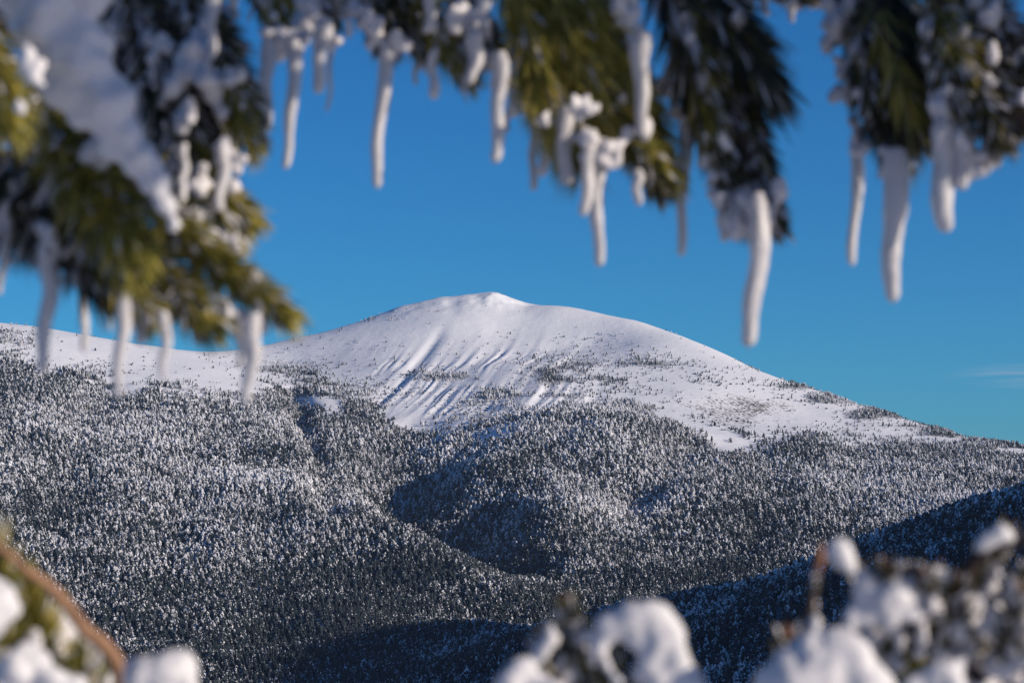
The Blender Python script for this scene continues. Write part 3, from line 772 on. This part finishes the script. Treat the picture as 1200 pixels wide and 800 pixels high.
branch('pine bough at the right edge reaching out of frame over a lit ice curtain', [(960,-420,1.5),(1040,-140,1.45),(1095,0,1.42),(1150,80,1.4),(1205,150,1.38)],
  [([(1070,-50,1.44),(1105,10,1.42),(1130,70,1.4)], 420, 44, 36, .6, False, .5),
   ([(1100,-10,1.43),(1150,60,1.41),(1200,130,1.39)], 640, 46, 34, .4, True, .6),
   ([(1110,20,1.42),(1140,90,1.4),(1165,145,1.39)], 520, 42, 34, .4, True, .5),
   ([(1120,-30,1.43),(1175,30,1.41),(1225,90,1.39)], 520, 44, 34, .4, True, .9),
   ([(1080,-60,1.46),(1140,20,1.44),(1190,110,1.42)], 600, 56, 40, .35, True, .5),
   ([(1090,0,1.42),(1105,60,1.41),(1120,110,1.4)], 380, 42, 36, .5, True, .7)],
  [(1112,125,1.4,18),(1122,160,1.4,18),(1140,180,1.4,16),(1160,180,1.4,13),(1180,172,1.4,10),(1128,195,1.4,14),(1105,150,1.4,14),(1098,105,1.41,14),(1196,160,1.4,8),(1130,205,1.4,10),(1150,190,1.4,12),(1125,50,1.4,10),(1150,20,1.4,10),(1110,95,1.4,12)], 0.008, seed=12)

# ---- icicles: top px, tip px, widths, distance
for q, a_ in enumerate([
 (10,250,10,312,15,11,1.22,'short grey icicle at the very left edge under the heavy bough'),
 (1,270,1,346,12,9,1.3,'dark icicle cut by the left edge, behind the short grey one'),
 (58,295,47,438,28,18,1.2,'long bright icicle farthest left, overlapping the saddle skyline'),
 (101,335,99,412,14,10,1.3,'thin grey icicle right of the farthest left bright one'),
 (130,352,130,388,9,7,1.28,'tiny dark icicle stub before the skyline under the left bough'),
 (149,358,138,466,19,13,1.18,'long pale icicle left of the middle of the left bough, over the forest'),
 (165,362,164,405,22,18,1.2,'short stout icicle beside the long pale one under the left bough'),
 (193,378,190,446,17,11,1.18,'medium icicle between the stout one and the green tip of the left bough'),
 (233,380,232,406,15,10,1.2,'short stub icicle just before the green tip of the left bough'),
 (284,378,283,430,20,16,1.2,'short bright icicle joined to the left of the one under the green tip'),
 (298,380,289,473,26,17,1.18,'long bright icicle under the green tip of the left bough'),
 (236,205,232,232,16,12,1.33,'short lit icicle stub on the inner fringe of the dark left bough'),
 (216,182,213,228,15,12,1.3,'lit icicle on the left bough with dark needles right behind it'),
 (262,180,257,248,22,14,1.3,'lit icicle in front of the olive needles, left of the open sky'),
 (248,-10,249,64,18,12,1.28,'grey shaded icicle at the top over the dark left bough'),
 (277,-10,275,23,16,11,1.45,'little bright icicle at the top edge left of the sky notch'),
 (313,60,312,156,24,14,1.46,'bright icicle leftmost in the pair under the small frosty bough'),
 (345,60,333,199,28,13,1.45,'longest bright icicle of the small frosty bough, tapering to a thin end'),
 (380,35,371,110,26,17,1.45,'thick bright icicle right of the longest one, by the small frosty bough'),
 (391,55,384,131,11,6,1.5,'thin dark icicle right behind the thick bright one'),
 (455,62,440,221,19,17,1.48,'long straight icicle hanging alone in the sky, grey above and white below'),
 (489,58,487,100,9,7,1.52,'tiny dark icicle right of the long straight lone one'),
 (508,72,510,117,13,16,1.47,'drop shaped icicle at the tip of the dark middle bough'),
 (505,-10,500,40,17,11,1.46,'grey icicle in front of the dark middle bough at the top'),
 (567,-12,565,19,26,18,1.44,'short bright icicle at the top edge left of the big green bough'),
 (557,50,551,100,24,17,1.46,'short bright icicle beside the needle fan, left of the big green bough'),
 (585,75,580,192,22,18,1.46,'straight thick icicle at the left side of the big green bough'),
 (598,100,594,156,10,7,1.52,'thin grey icicle just right of the straight thick one'),
 (629,140,624,224,13,10,1.52,'grey icicle leftmost of the trio under the big green bough'),
 (641,135,636,208,21,17,1.47,'bright middle icicle of the trio under the big green bough'),
 (663,138,663,217,22,18,1.46,'bright right-hand icicle of the trio under the big green bough'),
 (693,180,685,254,22,14,1.45,'bright icicle left of the longest one under the big green bough'),
 (703,190,703,313,22,16,1.46,'longest icicle of the big green bough, hanging near its tip'),
 (748,212,747,241,17,11,1.45,'short icicle stub under the very tip of the big green bough'),
 (752,55,754,161,26,18,1.45,'lit icicle in the gap between the green bough and the dark one'),
 (735,150,728,142,18,15,1.45,None),
 (805,150,797,301,20,14,1.5,'long greyish icicle between the green tip and the dark bough'),
 (852,245,848,284,26,17,1.45,'short blunt icicle at the frosted tip of the dark bough'),
 (890,240,875,407,34,21,1.43,'longest and lowest icicle of the dark bough, thick and slightly crooked'),
 (878,-8,878,24,12,9,1.56,'leftmost short icicle of the thin twig at the top edge'),
 (898,-6,897,20,12,9,1.56,'middle short icicle of the thin twig at the top edge'),
 (930,-4,928,27,13,9,1.56,'right-hand short icicle of the thin twig at the top edge'),
 (1007,165,998,312,20,14,1.5,'thin grey icicle at the left of the dark right-hand bough'),
 (1051,188,1044,355,32,25,1.42,'thick white icicle hanging straight under the dark right-hand bough'),
 (1108,150,1107,273,32,26,1.4,'thick white icicle at the left end of the lit ice curtain'),
 (1128,180,1127,223,32,20,1.4,'short broad icicle beside the thick one in the lit ice curtain'),
 (1158,178,1157,206,20,12,1.4,'small icicle nub right of the broad one in the ice curtain'),
]):
    if a_[7]: icicle(*a_[:8], seed=300 + q)

# ---- snow lying on the boughs
snow_clump('long grey snow slab lying along the heavy bough at the top left', [(30,-60,60),(10,-30,45),(45,-5,50),(55,20,50),(78,55,48),(60,80,30),(100,95,42),(70,105,22),(125,128,36),(100,135,18),(145,160,27),(130,175,14),(165,190,24),(180,218,19),(192,240,14),(203,262,9),(90,-20,50),(110,50,26),(140,-40,30),(135,105,16)], 1.14, disp=0.010, voxel=0.0026)
snow_clump('small sunlit snow lump among green needles at the left edge', [(34,66,8,(1,1,1.5)),(44,78,8),(30,56,6),(40,92,8),(48,98,5),(28,78,7),(36,84,9,(1.3,1,.8)),(22,124,7),(27,132,6),(18,131,5),(50,70,4),(24,62,4)], 1.08, disp=0.005)
# ---- lower left: a bare brown stem with needles and snow
def sapling(label, limb, shoots, crusts, limb_r, stem_mat, seed, extra_stems=()):
    root = branch(label, limb, shoots, crusts, limb_r, stem_mat, seed)
    root.name = 'pine_twig'; root['category'] = 'twig'; root['group'] = 'snowy twigs along the bottom of the view'
    for ctrl, r0 in extra_stems:
        bag = ([], []); base = root.location
        p = spline([at(*c) - base for c in ctrl], 14); tube_mesh(bag, p, [r0 * (1 - 0.5 * i / 13) for i in range(14)])
        mesh_obj('stem', bag[0], bag[1], stem_mat, root, smooth=True)
    return root
sapling('curved bare brown pine twig in the lower left corner with green needles below', [(150,3300,0.98),(165,1000,0.98),(150,850,0.98),(144,800,0.98),(136,775,0.98),(118,752,0.975),(100,738,0.97),(78,708,0.965),(52,682,0.96),(30,668,0.955),(6,646,0.95),(-50,612,0.95)],
  [([(60,860,1.0),(45,790,0.99),(30,715,0.98)], 330, 60, 42, .55, False, .25),
   ([(20,840,0.98),(0,750,0.97),(-10,660,0.96)], 360, 60, 40, .55, False, .35),
   ([(95,900,1.0),(70,820,1.0),(50,750,0.99)], 280, 55, 44, .5, False, .8),
   ([(120,860,1.0),(100,810,1.0),(70,765,1.0)], 240, 50, 44, .45, False, .9)],
  [(75,740,1.0,12),(90,755,1.0,12),(60,722,1.0,9),(25,775,1.0,16),(45,785,1.0,16),(70,795,1.0,16)], 0.0040, M_STEM, 21)
snow_clump('white snow lump at the left edge, beside green needles in the lower corner', [(-8,700,24,(1,1,1.2)),(8,715,16),(-15,730,22)], 0.92)
snow_clump('pale drift of snow over needles in the lower left corner', [(20,790,24),(45,775,15),(60,800,20),(0,800,22),(85,808,18),(30,760,10)], 0.93)
snow_clump('two lobed white snow lump at the bottom beside the brown stem', [(165,790,24),(160,775,12),(205,790,26),(190,800,26),(215,805,20),(180,772,8)], 0.95)
# ---- bottom middle
sapling('dark snow-laden twigs rising at the bottom middle', [(700,3200,1.0),(702,1100,1.0),(692,860,1.0),(680,790,1.0),(672,735,1.0)],
  [([(690,860,1.0),(680,790,1.0),(668,728,1.0)], 240, 34, 34, .4, True, .5),
   ([(690,880,1.0),(665,820,1.0),(645,765,1.0)], 240, 34, 36, .35, True, .6),
   ([(700,880,1.0),(705,820,1.0),(715,770,1.0)], 240, 32, 36, .4, True, .5),
   ([(710,900,1.0),(740,850,1.0),(760,790,1.0)], 240, 36, 36, .4, True, .8)],
  [(680,745,1.0,7),(690,770,1.0,8),(660,790,1.0,10)], 0.004, M_DSTEM, 22,
  [([(700,900,1.0),(715,800,1.0),(740,740,1.0)], .003), ([(700,900,1.0),(650,820,1.0),(615,780,1.0)], .003), ([(700,900,1.0),(760,830,1.0),(780,760,1.0)], .003)])
snow_clump('large rounded snow lump with a dark hollow at the bottom middle', [(738,722,22),(715,735,18),(760,730,24),(780,748,22),(790,775,20),(800,800,22),(770,755,24),(705,757,14),(712,778,10),(725,795,9),(752,790,11),(765,775,16),(780,800,20),(745,745,18),(815,815,18)], 0.94, disp=0.008)
snow_clump('narrow upright snow lump left of the large one at the bottom', [(645,748,8,(1,1,1.6)),(635,762,11),(625,775,9)], 0.97)
snow_clump('low snow lump lowest left of the dark twigs at the bottom middle', [(612,785,19),(600,800,20),(635,800,17),(650,812,16)], 0.93)
# ---- lower right
sapling('tangle of dark twigs in the lower right corner, crusted grey with rime', [(1060,3200,1.0),(1058,1100,1.0),(1065,880,1.0),(1090,780,1.0),(1120,690,1.0),(1165,645,1.0)],
  [([(1110,720,1.0),(1140,680,1.0),(1170,640,1.0)], 200, 30, 36, .4, True, .8),
   ([(1150,800,1.0),(1170,740,1.0),(1195,690,1.0)], 260, 34, 38, .35, True, 1.0),
   ([(1060,860,1.0),(1068,815,1.0),(1072,775,1.0)], 260, 34, 36, .55, False, .2),
   ([(1100,800,1.0),(1110,740,1.0),(1105,690,1.0)], 220, 30, 38, .35, True, .9),
   ([(1160,860,1.0),(1150,800,1.0),(1140,745,1.0)], 220, 32, 38, .35, True, .9),
   ([(1040,800,1.0),(1030,740,1.0),(1015,690,1.0)], 220, 30, 36, .35, True, 1.0),
   ([(1070,760,.98),(1060,720,.97),(1045,680,.96)], 160, 34, 40, .35, True, 1.0),
   ([(1100,780,.98),(1090,730,.97),(1085,690,.96)], 160, 34, 40, .35, True, 1.0),
   ([(1180,800,.98),(1185,760,.97),(1190,710,.96)], 160, 34, 40, .35, True, 1.0),
   ([(930,840,.96),(930,800,.95),(925,760,.94)], 120, 34, 40, .35, True, .6),
   ([(1150,800,.98),(1120,750,.98),(1120,700,.97)], 200, 34, 42, .3, True, .7)],
  [(1120,700,1.0,14),(1140,720,1.0,16),(1135,755,1.0,14),(1160,780,1.0,14),(1185,790,1.0,14),(1150,665,1.0,8),(1110,715,1.0,14),(1085,735,1.0,12),(1100,755,1.0,8)], 0.0045, M_DSTEM, 23,
  [([(1065,880,1.0),(1020,760,1.0),(1000,680,1.0)], .003), ([(1120,690,1.0),(1150,650,.99),(1215,628,.98)], .004), ([(1065,880,1.0),(1150,780,1.0),(1210,700,1.0)], .004), ([(1120,690,1.0),(1090,680,1.0),(1060,665,1.0)], .003)])
sapling('single thin brown twig standing left of the round snowball', [(950,3200,0.96),(948,1000,0.96),(944,780,0.96),(950,715,0.96),(962,660,0.96),(968,640,0.96)],
  [([(946,760,0.96),(951,710,0.96),(958,670,0.96)], 30, 12, 30, .5, True, .4)], [(968,640,.96,4)], 0.0015, M_DSTEM, 24)
snow_clump('round white snowball perched on a twig tip over the dark spur', [(985,643,17),(990,655,16),(998,668,10),(978,648,12)], 0.95, disp=0.004)
snow_clump('grey snow draped over twigs below the round snowball', [(1012,680,12),(1012,700,15),(1030,702,16),(1058,695,20),(1080,688,15),(1000,718,13),(1050,685,13),(1040,722,13),(1068,716,12),(1015,722,12),(995,735,8),(1085,706,8)], 0.96, disp=0.008)
snow_clump('lumpy grey snow cap between the snowball and the far right corner', [(1095,668,12),(1110,680,10),(1062,660,7),(1078,656,7),(1125,690,9),(1108,698,9),(1132,705,6)], 0.97)
snow_clump('small bright snow cap highest at the right edge', [(1173,626,13),(1160,632,12),(1150,640,10),(1185,632,8)], 0.98, disp=0.004)
snow_clump('big snow heap at the bottom right left of the green needles', [(955,765,28),(975,755,26),(925,780,22),(1000,780,28),(1020,790,22),(965,790,34),(1030,800,18),(940,800,34),(905,800,20),(1000,800,26),(985,775,26)], 0.92, disp=0.009)
snow_clump('slim upright snow finger above the big snow heap', [(957,728,8,(1,1,1.4)),(954,742,8,(1,1,1.4)),(950,756,9)], 0.94, disp=0.003)
snow_clump('snow lump at the bottom edge right of the green needles', [(1105,785,15),(1120,780,13),(1090,798,18),(1118,800,18),(1070,806,12)], 0.94)
snow_clump('grey snow mass at the right edge of the lower right corner', [(1165,715,14),(1185,735,17),(1202,712,17),(1150,733,10),(1205,750,15),(1180,698,9),(1190,772,9),(1170,750,8)], 0.97, disp=0.008)

# ---- unseen pine added right of the view, tufts set sunward to shade the boughs
tree = bpy.data.objects.new('pine_tree', None); col.objects.link(tree); tree.location = (1.25, 2.3, -2.6)
tag(tree, 'unseen pine out of frame at the right, added to shade the boughs', 'pine')
bag = ([], []); T0 = tree.location
tube_mesh(bag, spline([Vector((0,0,0)), Vector((0.02,0.02,1.6)), Vector((0,0.05,3.2)), Vector((0,0,6.0))], 20), [0.10 - 0.004 * i for i in range(20)], 12)
mesh_obj('trunk', bag[0], bag[1], M_DSTEM, tree, smooth=True)
r = random.Random(5)
fol = ([], [], []); lb = ([], [])
SHADE = [((-20,-60),1.14,.5,120),((40,-50),1.14,.55,150),((110,-40),1.14,.55,150),((70,0),1.14,.5,150),((0,0),1.14,.55,150),((20,50),1.14,.6,140),((80,60),1.14,.55,150),((120,90),1.15,.5,140),((140,140),1.15,.5,130),((165,125),1.16,.55,70),((185,150),1.16,.6,50),
         ((190,-30),1.38,.6,150),((240,-10),1.36,.55,150),((200,50),1.36,.65,150),((240,90),1.35,.6,120),((190,110),1.35,.7,110),
         ((840,-110),1.5,.45,130),((880,-60),1.5,.35,130),((890,-10),1.48,.3,100),((830,-60),1.48,.5,120),
         ((1030,-80),1.48,.4,130),((1060,-40),1.47,.35,130),((1000,-60),1.47,.5,90),((1150,-80),1.4,.4,110),((1190,-20),1.4,.35,110)]
for (uv, D, t, k) in SHADE:
    c = at(uv[0], uv[1], D) + SUN_DIR * t - T0
    a_ = Vector((-0.05, -0.02, 0.05)); 
    path = spline([c + a_ * 0.7, c, c - a_ * 0.55], 12)
    tube_mesh(lb, spline([Vector((0, 0.02, c.z + 0.25)), c * 0.5 + Vector((0, 0, c.z * 0.5 + 0.16)), c + a_ * 1.2], 12), [0.01 - 0.0006 * i for i in range(12)], 6)
    needle_mesh(fol, path, int(k * 5.0), 0.036, 56, 0.0013, r, t0=0.0)
mesh_obj('limb', lb[0], lb[1], M_DSTEM, tree, smooth=True)
o = mesh_obj('needles', fol[0], fol[1], M_DARK, tree)
a = o.data.attributes.new('tone', 'FLOAT', 'POINT'); a.data.foreach_set('value', fol[2])

# ------------------------------------------------------------------ clear winter air, faintly blue over the kilometres
hx, hy0, hy1, hz0, hz1 = 22500.0, -8500.0, 30500.0, float(Z.min()) - 1.0, float(Z.max()) + 25.0
hv = [(sx * hx, yy, zz) for zz in (hz0, hz1) for yy in (hy0, hy1) for sx in (-1, 1)]
hf = [(0,2,3,1),(4,5,7,6),(0,1,5,4),(2,6,7,3),(0,4,6,2),(1,3,7,5)]
hm = bpy.data.materials.new('air'); hm.use_nodes = True
hn, hl = hm.node_tree.nodes, hm.node_tree.links; hn.clear()
ho = hn.new('ShaderNodeOutputMaterial'); hp = hn.new('ShaderNodeVolumePrincipled')
hp.inputs['Color'].default_value = (0.55, 0.75, 1.0, 1); hp.inputs['Density'].default_value = 1.9e-5; hp.inputs['Anisotropy'].default_value = 0.2
hl.new(hp.outputs[0], ho.inputs['Volume'])
haze = mesh_obj('haze', hv, hf, hm); tag(haze, 'thin blue winter air between the boughs and the mountain', 'haze', kind='stuff')
